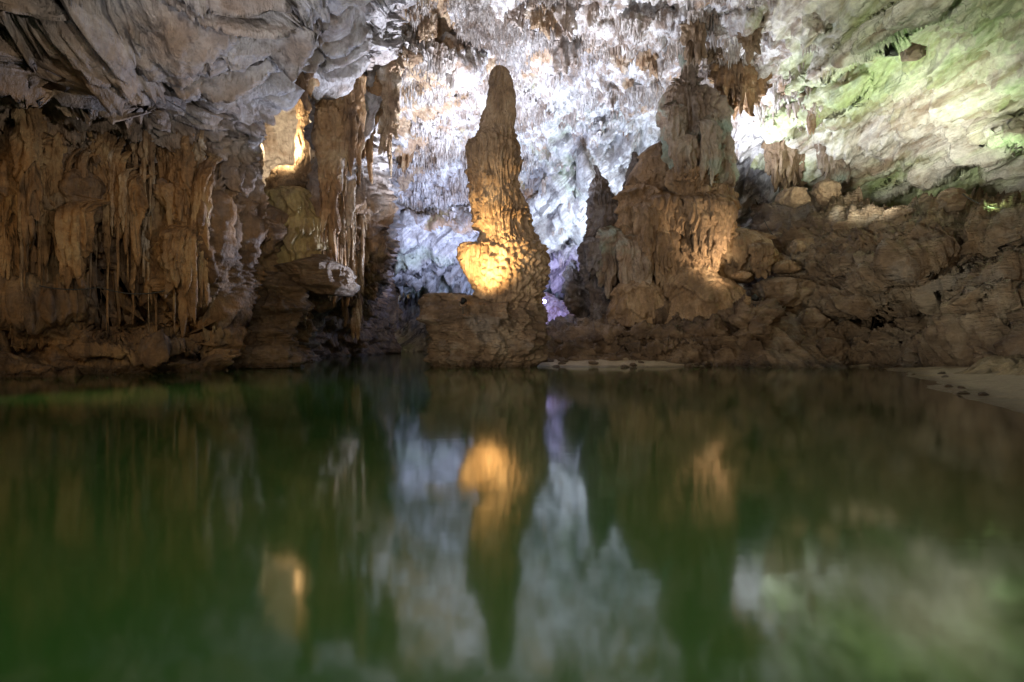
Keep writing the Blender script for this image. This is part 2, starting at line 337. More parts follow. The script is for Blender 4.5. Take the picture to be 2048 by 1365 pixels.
# ------------------------------------------------------------------ left wall
def build_left():
    cols = [-420, -100, 100, 300, 420, 496, 510, 622, 640, 690, 728, 740, 760, 790]
    rows = [-520, -200, 0, 100, 190, 260, 330, 400, 480, 560, 620, 700, 800]
    tab = [
     [10, 11, 12, 12, 12, 12, 12, 12, 12.5, 13, 14, 15, 18, 22],
     [12, 14, 15, 16, 16, 17, 17, 18, 19, 20, 22, 24, 28, 32],
     [14, 16, 17, 18, 19, 21, 22, 23, 25.5, 28, 32, 35, 40, 46],
     [15, 17, 18.5, 20, 21, 23, 25, 27, 28, 29, 31, 33, 42, 52],
     [16, 19, 20.5, 22, 24, 26, 35, 37, 29, 29.5, 32, 34, 44, 60],
     [18, 21, 22, 23.5, 25, 27, 38, 39, 30, 30, 31, 33, 44, 60],
     [18, 21, 22.5, 24, 25.5, 28, 38, 39, 31, 31, 32, 34, 46, 62],
     [18, 21, 22.5, 24, 25.5, 28.5, 34, 35, 32, 32, 33, 35, 48, 64],
     [18, 21, 22.5, 24.5, 26, 29, 33, 34, 34, 34, 35, 37, 50, 66],
     [18, 21, 22.5, 24.5, 26.5, 30, 33, 35, 37, 40, 44, 48, 60, 70],
     [18, 21, 22.2, 24, 26.5, 30, 33, 38, 44, 48, 54, 58, 64, 72],
     [18, 21, 22, 23.5, 26, 29, 33, 40, 52, 58, 62, 66, 70, 76],
     [18, 20.5, 21, 23, 25, 28, 32, 40, 54, 60, 66, 70, 74, 80]]
    PX = axis((-420, -30, 9), (-30, 792, 2.2)); PY = axis((-520, -30, 9), (-30, 765, 2.2), (765, 800, 6))
    D = sheet_depth(cols, rows, tab, PX, PY, (8, 4))
    X, Y = np.meshgrid(PX, PY)
    for a in [(610, 120, 60, 40, 1.2), (400, 60, 90, 50, 1, -20), (230, 20, 120, 28, 1., 10), (90, 60, 70, 50, -.7), (290, 120, 90, 50, -.8, 15),
              (455, 180, 40, 90, .8, -30), (70, 380, 60, 130, 1.2), (160, 420, 40, 90, 1.), (400, 500, 70, 120, 1.4), (300, 640, 150, 60, -.8), (180, 520, 60, 50, -.7),
              (350, 690, 200, 25, 1.0, 8), (90, 610, 120, 30, 1.0)]:
        D = lump(D, X, Y, *a)
    G = to3(PX, PY, D); n = normals(G).reshape(-1, 3); V = G.reshape(-1, 3); px = X.ravel(); py = Y.ravel()
    # direction of push: mostly towards the open cave
    z = V[:, 2]
    edge = 205+18*np.sin(px/70)+25*perlin(np.stack([px/90, py*0, px*0], 1))
    up = sstep(30, -30, py-edge)                         # smooth scalloped ceiling zone
    low = sstep(560, 660, py+60*perlin(V*.2+5))                            # broken bedrock near the water
    mid = (1-up)*(1-low)
    w = np.stack([perlin(V*.35+3), perlin(V*.35+40), perlin(V*.35+80)], 1)*.8
    sc1 = worley(sc(V+w, (.42, .42, .42), 6)); sc2 = worley(sc(V+w, (.9, .9, .7), 16))
    scall = (sc1**2)*1.6+(sc2**2)*1.1+ridged(sc(V+w, (.8, .8, .8), 2), 5, .55)*.42
    rough_top = sstep(130, 20, py+60*perlin(V*.3))*(ridged(V*.9+7, 5, .6)*.7+fbm(V*1.5, 4)*.4)
    fl = billow(sc(V+w*.4, (.8, .8, .06), 5), 2)*1.5+billow(sc(V+w*.15, (2.2, 2.2, .09), 15), 3)*1.0+tiers(V, 6., .45, 3., 2.6, .7)*.7+tiers(V, 2.6, .6, 9., 4., .7)*.28
    a = math.radians(12); q = V+w; zz = q[:, 2]*math.cos(a)-q[:, 0]*math.sin(a)
    q2 = np.stack([q[:, 0]*.35, q[:, 1]*.35, zz*1.1], 1)
    bed = fbm(q2+2, 5)*1.0+ridged(q2*1.7+9, 3)*.22-np.clip(perlin(V*.5+33)-.35, 0, 1)*3
    disp = up*(scall+rough_top)+mid*fl+low*bed+fbm(V*.25+6, 3)*.7+fbm(V*2.4+30, 4)*.15
    disp *= 1-.75*sstep(470, 510, px)*sstep(660, 630, px)*sstep(130, 170, py)*sstep(430, 390, py)
    V2 = V+n*disp[:, None]
    me = mesh("cave_wall", V2, quads(len(PY), len(PX)))
    o = link("cave_wall_left", me, M['left']); tag(o, "dark brown fluted cave wall, grey and scalloped above, rising from the water", "cave wall", kind='structure')
    return PX, PY, V2.reshape(len(PY), len(PX), 3)
LPX, LPY, LV = build_left()
def left_at(px, py):
    i = int(np.clip(np.searchsorted(LPY, py), 0, len(LPY)-1)); j = int(np.clip(np.searchsorted(LPX, px), 0, len(LPX)-1))
    return LV[i, j]

# ------------------------------------------------------------------ turned bodies: stalagmites, columns, curtains, boulders
_seed = [0]
def body(name, rows, d, mat, depth=.8, flute=(1.6, .3), tier=None, big=.12, fine=.05, parent=None, res=None, lean=0, cauli=0, pitch=None, zf=.05, worl=0, cap=True, fz=None, drip=0, root=0):
    """rows: (py, xl, xr) down the traced outline; d: distance of its axis; real depth = depth * width"""
    _seed[0] += 1; sd = _seed[0]*13.37
    r = np.array(rows, float)
    pxp = d/F
    step = (res or 2.4)
    py = np.arange(r[0, 0], r[-1, 0]+step*.5, step)
    xl = np.interp(py, r[:, 0], r[:, 1]); xr = np.interp(py, r[:, 0], r[:, 2])
    k = max(1, int(7/step)); 
    xl = blur(xl[None, :], k, 1)[0]; xr = blur(xr[None, :], k, 1)[0]
    a = np.maximum((xr-xl)/2*pxp, .02); xc = ((xl+xr)/2-1024)*pxp; z = CAMH+(HOR-py)*pxp
    nt_ = int(np.clip(2*math.pi*a.max()/(step*pxp), 28, 520))
    th = np.linspace(0, 2*math.pi, nt_, endpoint=False)
    ct, st = np.cos(th), np.sin(th)
    b = a*depth if np.isscalar(depth) else a*np.interp(py, [q[0] for q in depth], [q[1] for q in depth])
    V = np.stack([xc[:, None]+a[:, None]*ct, d+lean*(z[:, None]-z[-1])-b[:, None]*st, z[:, None]+0*ct], -1).reshape(-1, 3)
    nr = np.stack([np.tile(ct, len(py)), -np.tile(st, len(py)), np.zeros(len(py)*nt_)], 1)
    A = np.repeat(a, nt_); lim = np.clip(A/(.25*a.max()+.05), 0, 1)
    V0 = V+sd
    disp = fbm(V0*.45, 3)*big*a.max()
    w = np.stack([perlin(V0*.6+3), perlin(V0*.6+40), 0*A], 1)*.35
    B = None; m = 1
    if fz: m = np.interp(np.repeat(py, nt_), [q[0] for q in fz], [q[1] for q in fz])
    if flute:
        B = billow(sc(V0+w, (flute[0], flute[0], zf*flute[0])), 2, .5); disp += (B-.35)*flute[1]*m
        disp += np.abs(perlin(sc(V0+w*.5, (flute[0]*2.7, flute[0]*2.7, .25))))*flute[1]*.4*m
    if tier:
        for T, am, teeth, tf in tier: disp += (tiers(V0+w, T, teeth, 1., tf, .45, B)-.4)*am*m
    if root: V[:, 1] += root*np.clip(1-np.repeat((py-py[0])/(py[-1]-py[0]), nt_)/.28, 0, 1)**2
    if drip and B is not None:
        t_ = np.repeat((py-py[0])/(py[-1]-py[0]), nt_); V[:, 2] -= (B-B.mean())*drip*t_**3*2.2
    if cauli: disp += (.6-worley(sc(V0+w, (cauli[0], cauli[0], cauli[0]*.9))))*cauli[1]
    if worl: disp += (worley(V0*worl[0]+w)**2-.3)*worl[1]
    disp += fbm(V0*2.6, 3)*fine
    if pitch: # horizontal beds eaten back by the river
        disp += fbm(V0*np.array([.3, .3, 1.5]), 4)*pitch
    V = V+nr*(disp*lim)[:, None]
    Q = quads(len(py), nt_, True)
    if cap:
        V = np.concatenate([V, [[xc[0], d+lean*(z[0]-z[-1]), z[0]+.05*a[0]], [xc[-1], d, z[-1]-.02]]])
        n0 = len(py)*nt_; i = np.arange(nt_); j = (i+1) % nt_; base = (len(py)-1)*nt_
        Q = np.concatenate([Q, np.stack([np.full(nt_, n0), j, i, i], 1), np.stack([np.full(nt_, n0+1), base+i, base+j, base+j], 1)])
        # triangles as their own faces
        tri = Q[-2*nt_:, :3]; Q = Q[:-2*nt_]
        me = bpy.data.meshes.new(name); allv = np.asarray(V, np.float32)
        me.vertices.add(len(allv)); me.vertices.foreach_set("co", allv.ravel())
        li = np.concatenate([Q.ravel(), tri.ravel()]).astype(np.int32); me.loops.add(len(li)); me.loops.foreach_set("vertex_index", li)
        tot = np.concatenate([np.full(len(Q), 4), np.full(len(tri), 3)]).astype(np.int32); me.polygons.add(len(tot))
        me.polygons.foreach_set("loop_start", np.concatenate([[0], np.cumsum(tot)[:-1]]).astype(np.int32)); me.polygons.foreach_set("loop_total", tot)
        me.update(calc_edges=True); me.polygons.foreach_set("use_smooth", np.full(len(tot), True)); me.update()
    else: me = mesh(name, V, Q)
    return link(name, me, mat, parent)
def empty(name, loc, label, cat, group=None):
    o = bpy.data.objects.new(name, None); o.location = loc; S.collection.objects.link(o); return tag(o, label, cat, group)
def bodyp(parent, name, *a, **k):
    o = body(name, *a, **k); o.parent = parent; o.matrix_parent_inverse = parent.matrix_world.inverted() if False else o.matrix_parent_inverse
    o.location = -parent.location; return o

def thing_body(name, label, cat, rows, d, mat, group=None, **k):
    o = body(name, rows, d, mat, **k); return tag(o, label, cat, group)
def curtain(name, label, cat, px, y0, y1, w, d, mat, group=None, res=2., teeth=.9, **k):
    """a hanging mass: swells below its root, then narrows into tips"""
    s = random.uniform(-.12, .12)*w; h = y1-y0; rows = []
    pr = ((0, .8), (.08, .95), (.25, 1.), (.5, .93), (.7, .82), (.86, .62), (.95, .4), (1, .16)) if w > 26 else ((0, .7), (.08, .9), (.25, 1.), (.45, .9), (.62, .72), (.78, .5), (.9, .28), (.97, .12), (1, .03))
    for t, f in pr:
        f *= random.uniform(.9, 1.1); c = px+s*t; rows.append((y0+h*t, c-w/2*f, c+w/2*f))
    pxm = d/F; W_ = w*pxm; fl = float(np.clip(3.6/W_, 2.2, 6))
    return thing_body(name, label, cat, rows, d, mat, group, depth=.6, flute=(fl, min(.55, .42*W_)), tier=[(max(.9, h*pxm/3), .16*W_, teeth, fl*1.3)], big=.07, fine=.05, res=res, zf=.05, drip=min(1.6, .3*h*pxm), root=1.0, **k)
# the great stalagmite in the river
gp = empty("stalagmite", P(985, 738, 31), "tall tan stalagmite tower standing on a rock pedestal in the river, lamplit from below", "stalagmite")
bodyp(gp, "spire", [(133, 994, 1000), (137, 984, 1016), (150, 980, 1022), (170, 977, 1025), (200, 970, 1030), (240, 962, 1034), (258, 960, 1032), (275, 945, 1040), (295, 930, 1043), (310, 927, 1044), (340, 932, 1044), (375, 934, 1046), (400, 933, 1052), (440, 945, 1066), (470, 957, 1078), (500, 955, 1088)],
      31, M['pillar'], depth=.85, flute=(4.2, .42), tier=[(2.6, .85, .55, 3.)], big=.07, fine=.07, res=1.3, fz=[(135, .3), (255, .35), (285, 1), (480, 1.1)])
bodyp(gp, "bulb", [(478, 985, 1040), (486, 965, 1084), (505, 952, 1094), (530, 950, 1098), (560, 946, 1094), (585, 950, 1084), (625, 950, 1080)],
      31, M['pillar'], depth=.85, flute=(2.2, .12), cauli=(3.0, .5), big=.04, fine=.08, res=1.5, tier=[(1.1, .15, .7, 3.)])
bodyp(gp, "drum", [(488, 925, 970), (494, 914, 985), (515, 915, 985), (535, 925, 980), (560, 936, 975), (572, 950, 965)],
      30.6, M['pillar'], depth=.8, flute=(3, .3), big=.08, res=1.5)
bodyp(gp, "pedestal", [(588, 852, 900), (594, 850, 960), (602, 846, 1000), (612, 852, 1075), (630, 850, 1078), (650, 858, 1084), (675, 866, 1088), (700, 858, 1086), (715, 866, 1074), (745, 868, 1066), (780, 868, 1060)],
      31, M['slab'], depth=.62, flute=(1, .3), worl=(1.3, .7), pitch=.35, big=.12, fine=.2, res=1.7)
bodyp(gp, "rubble_neck", [(600, 1000, 1060), (612, 960, 1082), (635, 930, 1086), (665, 940, 1090)], 30.8, M['slab'], depth=.7, flute=None, worl=(1.6, .6), cauli=(2, .3), fine=.15, res=2)

# formations on the right bank
def thing_body(name, label, cat, rows, d, mat, group=None, **k):
    o = body(name, rows, d, mat, **k); return tag(o, label, cat, group)
fc = empty("dripstone_column", P(1400, 600, 38), "great grey and green dripstone column with draped tiers, tallest on the right bank", "dripstone column")
bodyp(fc, "crown", [(60, 1352, 1402), (100, 1354, 1400), (130, 1358, 1398), (170, 1358, 1394), (195, 1356, 1390)], 37.6, M['greyflow'], depth=.9, flute=(1.6, .4), tier=[(1.6, .4, .5, 2)], res=1.8)
bodyp(fc, "shaft", [(160, 1350, 1392), (172, 1340, 1402), (190, 1322, 1425), (215, 1318, 1450), (250, 1324, 1462), (290, 1328, 1466), (340, 1332, 1467), (380, 1340, 1466), (410, 1350, 1460), (430, 1370, 1450)],
      38, M['greyflow'], depth=.8, flute=(1.5, .75), tier=[(3.4, .8, .6, 2.6), (1.3, .35, .7, 3.5)], big=.08, fine=.08, res=1.6)
bodyp(fc, "tiered_shelf", [(338, 1345, 1400), (346, 1334, 1425), (358, 1334, 1430), (372, 1342, 1415), (388, 1355, 1395), (402, 1366, 1376)], 36.2, M['flow'], depth=.8, flute=(2.4, .55), tier=[(1.2, .4, .9, 3)], big=.05, res=1.5)
bodyp(fc, "drapery", [(372, 1395, 1440), (380, 1380, 1458), (410, 1378, 1464), (440, 1384, 1462), (465, 1388, 1456), (490, 1400, 1440), (505, 1410, 1425)], 36, M['flow'], depth=.7, flute=(1.9, .9), tier=[(2.2, .5, .8, 2.4)], big=.08, res=1.5)
thing_body("flowstone_dome", "smooth tan flowstone dome leaning against the left of the dripstone column", "flowstone", [(284, 1318, 1326), (296, 1300, 1345), (320, 1278, 1352), (350, 1262, 1356), (390, 1250, 1360), (430, 1246, 1362)], 39.5, M['flow'], depth=.8, flute=(1, .2), tier=[(2.5, .3, .4, 2)], big=.12, res=1.8)
thing_body("flowstone_mound", "broad brown flowstone mound with dripping icicle tiers below the dome", "flowstone", [(362, 1272, 1284), (372, 1250, 1310), (390, 1235, 1350), (420, 1222, 1372), (450, 1215, 1388), (490, 1200, 1392), (530, 1205, 1388), (570, 1225, 1372), (610, 1240, 1360), (640, 1240, 1360)],
           38, M['flow'], depth=.7, flute=(1.3, .7), tier=[(3.2, 1.5, .6, 2.), (1.2, .35, .6, 3)], big=.1, fine=.06, res=1.5)
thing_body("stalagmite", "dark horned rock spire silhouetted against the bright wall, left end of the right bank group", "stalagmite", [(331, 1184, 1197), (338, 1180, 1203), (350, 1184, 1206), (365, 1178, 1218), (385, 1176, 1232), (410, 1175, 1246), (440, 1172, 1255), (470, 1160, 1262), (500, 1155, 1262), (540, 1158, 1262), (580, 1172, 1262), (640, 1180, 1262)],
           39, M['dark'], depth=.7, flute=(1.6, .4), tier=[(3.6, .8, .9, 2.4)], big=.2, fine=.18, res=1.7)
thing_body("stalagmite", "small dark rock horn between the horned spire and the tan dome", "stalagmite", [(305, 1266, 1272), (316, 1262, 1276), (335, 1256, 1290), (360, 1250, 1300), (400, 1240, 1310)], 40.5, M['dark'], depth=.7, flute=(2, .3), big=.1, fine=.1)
thing_body("stalagmite", "pink tan cone stalagmite below the drapery, lit orange from the right", "stalagmite", [(474, 1366, 1380), (482, 1360, 1392), (500, 1352, 1402), (525, 1344, 1412), (550, 1334, 1428), (580, 1326, 1450), (620, 1312, 1466), (660, 1300, 1475)],
           35.4, M['flow'], depth=.8, flute=(1.4, .4), tier=[(2.6, .5, .7, 2)], big=.12, fine=.07, res=1.6)
thing_body("flowstone_lobe", "rounded orange lit flowstone lobe at the foot of the pink cone", "flowstone", [(552, 1400, 1430), (560, 1370, 1455), (580, 1345, 1472), (605, 1336, 1490), (655, 1320, 1505)], 35.4, M['flow'], depth=.8, flute=(1, .2), tier=[(1.6, .35, .5, 2)], big=.1, res=1.7)
thing_body("flowstone_dome", "smooth pinkish brown half dome on the bank below the mound", "flowstone", [(556, 1268, 1290), (562, 1250, 1310), (575, 1232, 1328), (592, 1224, 1340), (610, 1220, 1346), (655, 1212, 1352)], 36, M['flow'], depth=.8, flute=(1.4, .35), tier=[(1.6, .35, .6, 2)], big=.12, fine=.08, res=1.6)
thing_body("flowstone_drapery", "wide orange draped flowstone to the right of the pink cone", "flowstone", [(455, 1440, 1480), (465, 1415, 1520), (485, 1404, 1545), (510, 1400, 1552), (530, 1405, 1548), (548, 1420, 1520), (565, 1430, 1500)], 37.5, M['flow'], depth=.6, flute=(1.1, .45), tier=[(2.4, .7, .6, 1.8)], big=.1, res=1.7)
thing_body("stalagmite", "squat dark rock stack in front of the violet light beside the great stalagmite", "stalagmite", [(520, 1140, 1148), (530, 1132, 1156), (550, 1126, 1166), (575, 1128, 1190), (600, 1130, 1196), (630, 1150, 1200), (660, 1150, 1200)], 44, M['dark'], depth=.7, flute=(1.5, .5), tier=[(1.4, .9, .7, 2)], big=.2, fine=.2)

for px, y0, y1, w, d, mk, lb in [
    (1222, 452, 560, 44, 36.6, 'greyflow', "dark dripping fringe at the left shoulder of the brown mound"),
    (1262, 470, 590, 46, 35.6, 'greyflow', "grey dripping fringe over the pinkish half dome"),
    (1300, 400, 545, 50, 35.4, 'flow', "long tan icicle curtain in the middle of the brown mound"),
    (1335, 385, 470, 56, 35.6, 'flow', "upper tan icicle curtain right of the mound's middle"),
    (1330, 450, 600, 40, 35.0, 'flow', "lower tan icicle curtain hanging behind the pink cone"),
    (1372, 400, 480, 34, 35.2, 'flow', "small icicle curtain touching the tip of the pink cone"),
    (1285, 500, 610, 34, 35.0, 'greyflow', "narrow dark icicle curtain above the half dome"),
    (1400, 385, 500, 36, 34.4, 'flow', "left icicle bundle of the orange drapery under the column"),
    (1432, 380, 482, 38, 34.3, 'flow', "middle icicle bundle of the orange drapery under the column"),
    (1455, 395, 465, 26, 34.6, 'flow', "right icicle bundle of the orange drapery under the column"),
    (1425, 470, 560, 36, 34.8, 'flow', "orange lit drape hanging between the cone and the wide flowstone"),
    (1525, 480, 552, 34, 35.3, 'flow', "pale drape at the right end of the wide orange flowstone"),
    (1352, 200, 290, 34, 35.2, 'greyflow', "short grey drape high on the left face of the great column"),
    (1372, 265, 345, 44, 34.9, 'greyflow', "scalloped grey drape midway down the great column"),
    (1420, 230, 345, 40, 34.8, 'greyflow', "green grey drape on the right face of the great column"),
    (1195, 470, 545, 40, 37.0, 'dark', "dark toothed fringe hanging from the horned spire")]:
    curtain("drip_curtain", lb, "drip curtain", px, y0, y1, w*1.15, d, M[mk], "icicle curtains of the right bank group", res=1.7, teeth=1.2)

# ledge of dark rock that carries them
def sheet_obj(name, label, cat, cols, rows, tab, ax, ay, mat, lumps, fn, nb=(6, 6), kind=None, top=None):
    PX, PY = ax, ay; D = sheet_depth(cols, rows, tab, PX, PY, nb); X, Y = np.meshgrid(PX, PY)
    for a in lumps: D = lump(D, X, Y, *a)
    G = to3(PX, PY, D)
    if top:   # the crest follows its own line
        tp = np.interp(PX, *top)[None, :]; y0, y1 = PY[0], PY[-1]; Y = np.where(Y < 700, tp+(Y-y0)/(700-y0)*(700-tp), Y)
        G[..., 2] = CAMH+(HOR-Y)/F*D
    n = normals(G).reshape(-1, 3); V = G.reshape(-1, 3)
    V2 = V+n*fn(V, X.ravel(), Y.ravel())[:, None]
    me = mesh(name, V2, quads(len(PY), len(PX))); o = link(name, me, mat); tag(o, label, cat, kind=kind)
    return PX, PY, V2.reshape(len(PY), len(PX), 3)
def crag(V, px, py):
    w = np.stack([perlin(V*.5+3), perlin(V*.5+40), perlin(V*.5+80)], 1)*.7; q = (V+w)*np.array([.45, .45, 1.3])
    return fbm(q+4, 5)*.8+ridged(q*1.8, 3)*.22-np.clip(perlin(V*.9+33)-.3, 0, 1)*1.8+(worley(V*1.1+w)**2)*.35+fbm(V*3, 3)*.1
sheet_obj("rock_ledge", "low craggy dark brown ledge along the waterline carrying the flowstone formations", "rock ledge",
    [1040, 1080, 1100, 1180, 1260, 1400, 1500, 1540, 1570, 1640, 1700], [586, 606, 622, 640, 665, 690, 715, 735, 790],
    [[60, 58, 58, 58, 56, 52, 50, 50, 50, 50, 50],
     [56, 52, 48, 42, 37.5, 36, 34.5, 35, 42, 44, 46],
     [52, 44, 41, 36.5, 34.5, 34, 32.5, 33, 40, 42, 44],
     [50, 42, 40, 37, 34.5, 33.5, 32, 32.5, 37, 40, 42],
     [48, 38, 36.5, 35, 33.5, 33, 31.8, 32, 35, 37, 39],
     [46, 35, 34, 33.5, 33, 32.5, 31.6, 31.8, 33, 34, 36],
     [46, 34, 33.5, 33, 32.5, 32, 31, 31, 31.5, 32, 33],
     [46, 33, 32.5, 32, 32, 31.5, 30, 29.7, 30, 30.5, 31],
     [46, 32, 32, 31, 31, 30, 29, 28.5, 28.5, 29, 30]],
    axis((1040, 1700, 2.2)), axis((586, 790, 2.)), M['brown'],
    [(1280, 638, 66, 9, -1.3), (1330, 690, 90, 10, .8), (1500, 650, 36, 40, 1.2), (1180, 660, 90, 18, 1.0), (1370, 665, 100, 22, 1.), (1600, 660, 70, 30, -.5)], crag, top=([1040, 1100, 1150, 1190, 1240, 1400, 1520, 1700], [668, 654, 636, 622, 604, 596, 590, 588]))

def slope_fn(V, px, py):
    w = np.stack([perlin(V*.3+3), perlin(V*.3+40), perlin(V*.3+80)], 1)*1.0
    a = math.radians(24); q = V+w; zz = q[:, 2]*math.cos(a)-q[:, 0]*math.sin(a); xx = q[:, 0]*math.cos(a)+q[:, 2]*math.sin(a)
    q2 = np.stack([xx*.16, q[:, 1]*.2, zz*.75], 1)
    holes = np.clip(.30-worley(V*.7+w), 0, 1)*5.0*sstep(-.05, .1, perlin(V*.2+77))+np.clip(.28-worley(V*1.7+w), 0, 1)*2.0
    st = zz*.42+.9*perlin(V*.1+12)+.2*perlin(V*.9); k_ = st-np.floor(st)
    return fbm(q2+2, 5)*1.2+ridged(q2*np.array([3, 3, 2.2])+9, 5, .6)*.42-holes+.9*k_*sstep(1, .88, k_)+fbm(V*1.5+5, 5, .6)*.30
sheet_obj("rock_slope", "massive pitted brown rock slope filling the right bank above the water", "rock slope",
    [1530, 1560, 1620, 1700, 1800, 1900, 2000, 2100, 2450], [426, 436, 448, 480, 540, 600, 660, 700, 730, 790],
    [[52, 48, 45, 41, 38, 36.5, 35, 33, 30],
     [50, 46, 42, 37.5, 34.5, 33, 31.5, 30, 27],
     [50, 45, 40, 36, 33.2, 31.2, 29, 28, 25],
     [48, 42, 39, 35.5, 32, 29.5, 27.5, 26.5, 23.5],
     [46, 39, 36.5, 33, 30.5, 28.5, 26.5, 25.5, 22],
     [44, 37, 35, 33.5, 31.5, 28.5, 26, 24.5, 20.5],
     [42, 36, 34.5, 33.5, 31, 28, 25, 23, 19],
     [40, 35, 33.5, 32.5, 30, 27.5, 24, 22, 18],
     [38, 33, 31.8, 31.5, 29.5, 27, 23.5, 21, 17.5],
     [38, 32, 31, 31, 29, 26.5, 23, 20.5, 17]],
    axis((1530, 2080, 2.2), (2080, 2450, 8)), axis((426, 790, 2.1)), M['slab'],
    [(1760, 560, 170, 34, 1.6, 24, 3.5), (1700, 600, 60, 30, .8, 30, 3), (1770, 618, 110, 20, -2.4, 20), (1875, 640, 30, 60, -1.4), (1990, 560, 110, 14, 1.0, 12), (1930, 545, 60, 6, -1.2, 5), (1980, 690, 150, 18, .8, 15), (1620, 650, 60, 30, .6)],
    slope_fn, (7, 7))

# boulders on the ledge above the lobes
def wall_d(px, *ys): return float(np.median([ceil_at(px, y)[1] for y in ys]))
def boulder(label, px, py, w, h, d, mat, group=None, name="boulder"):
    rows = []
    for t in np.linspace(0, 1, 9):
        s = max(0, 1-abs(2*t-1)**2.6)**.5*random.uniform(.85, 1.1)
        rows.append((py-h/2+h*t, px-w/2*s-1, px+w/2*s+1))
    return thing_body(name, label, "boulder", rows, d, mat, group, depth=.8, flute=None, big=.22, worl=(1.6/(w*d/F)**.8, .6*w*d/F/2), pitch=.12*w*d/F/2, fine=.12, res=1.5)
thing_body("rock_outcrop", "blue violet rock far behind, seen low between the tall tower and the dark stack", "rock outcrop", [(585, 1060, 1090), (600, 1050, 1120), (625, 1050, 1150), (670, 1050, 1160)], 62, M['ceiling'], depth=.5, flute=(.6, .8), big=.15, fine=.2)
boulder("large angular tan boulder on the bank right of the draped flowstone", 1618, 497, 74, 40, 38, M['flow'])
boulder("flat oval boulder lying left of the other loose ones by the draped flowstone", 1526, 533, 30, 15, 35, M['flow'])
boulder("flat tan boulder leaning on the oval one beside it", 1571, 534, 50, 26, 35.3, M['flow'])
boulder("small round boulder below the orange draped flowstone", 1484, 551, 34, 19, 34.6, M['flow'])
boulder("pointed boulder alone in a hollow right of the loose ones", 1626, 532, 32, 24, 35.5, M['slab'])
boulder("broad cracked boulder under the loose ones right of the lobe", 1560, 590, 120, 70, 35.8, M['slab'])
boulder("round brown boulder at the foot of the rock slope", 1625, 640, 64, 50, 33.5, M['slab'])
boulder("low dark boulder at the waterline below the fluted mud slope", 1660, 700, 60, 50, 31.3, M['brown'])
boulder("grey brown boulder on the bright slope below the drip curtain", 1590, 395, 50, 44, 40, M['flow'])
boulder("rounded brown boulder at the right of the one under the drip curtain", 1655, 385, 50, 54, 40, M['flow'])
boulder("jagged red brown rock standing in front of the brightest lamp spill", 1800, 425, 54, 26, 33, M['slab'])
boulder("jagged rock with pale green face on the right skyline of the slope", 1905, 400, 60, 50, 31.5, M['slab'])
boulder("dark perforated rock lump hanging from the right ceiling", 1832, 90, 48, 62, float(ceil_at(1832, 95)[1])-.2, M['slab'])

# right wall: fluted curtains on the bright slope
curtain("drip_curtain", "pale yellow fluted drip curtain on the bright slope right of the great column", "drip curtain", 1575, 262, 372, 95, wall_d(1575, 280, 320, 350)-.5, M['flow'])
curtain("drip_curtain", "narrow brown ribbed curtain above the yellow fluted one, under the white glare", "drip curtain", 1622, 175, 262, 26, wall_d(1622, 190, 220, 250)-.3, M['curtain_pale'])
curtain("drip_curtain", "brown ragged curtain mass between the great column and the white glare", "drip curtain", 1490, 95, 212, 130, wall_d(1490, 110, 150, 190)-.8, M['curtain'])
curtain("stalactite", "bulbous ribbed tan stalactite hanging above the ragged brown curtain", "stalactite", 1499, 48, 104, 42, wall_d(1499, 55, 80)-.6, M['flow'])
curtain("stalactite", "smooth yellowish stalactite pad just right of the bulbous ribbed one", "stalactite", 1640, 10, 66, 50, wall_d(1640, 20, 50)-.1, M['slope'])
curtain("drip_curtain", "green tinted drip curtain right of the yellow fluted one", "drip curtain", 1668, 262, 365, 70, wall_d(1668, 280, 320, 350)-.4, M['greyflow'])

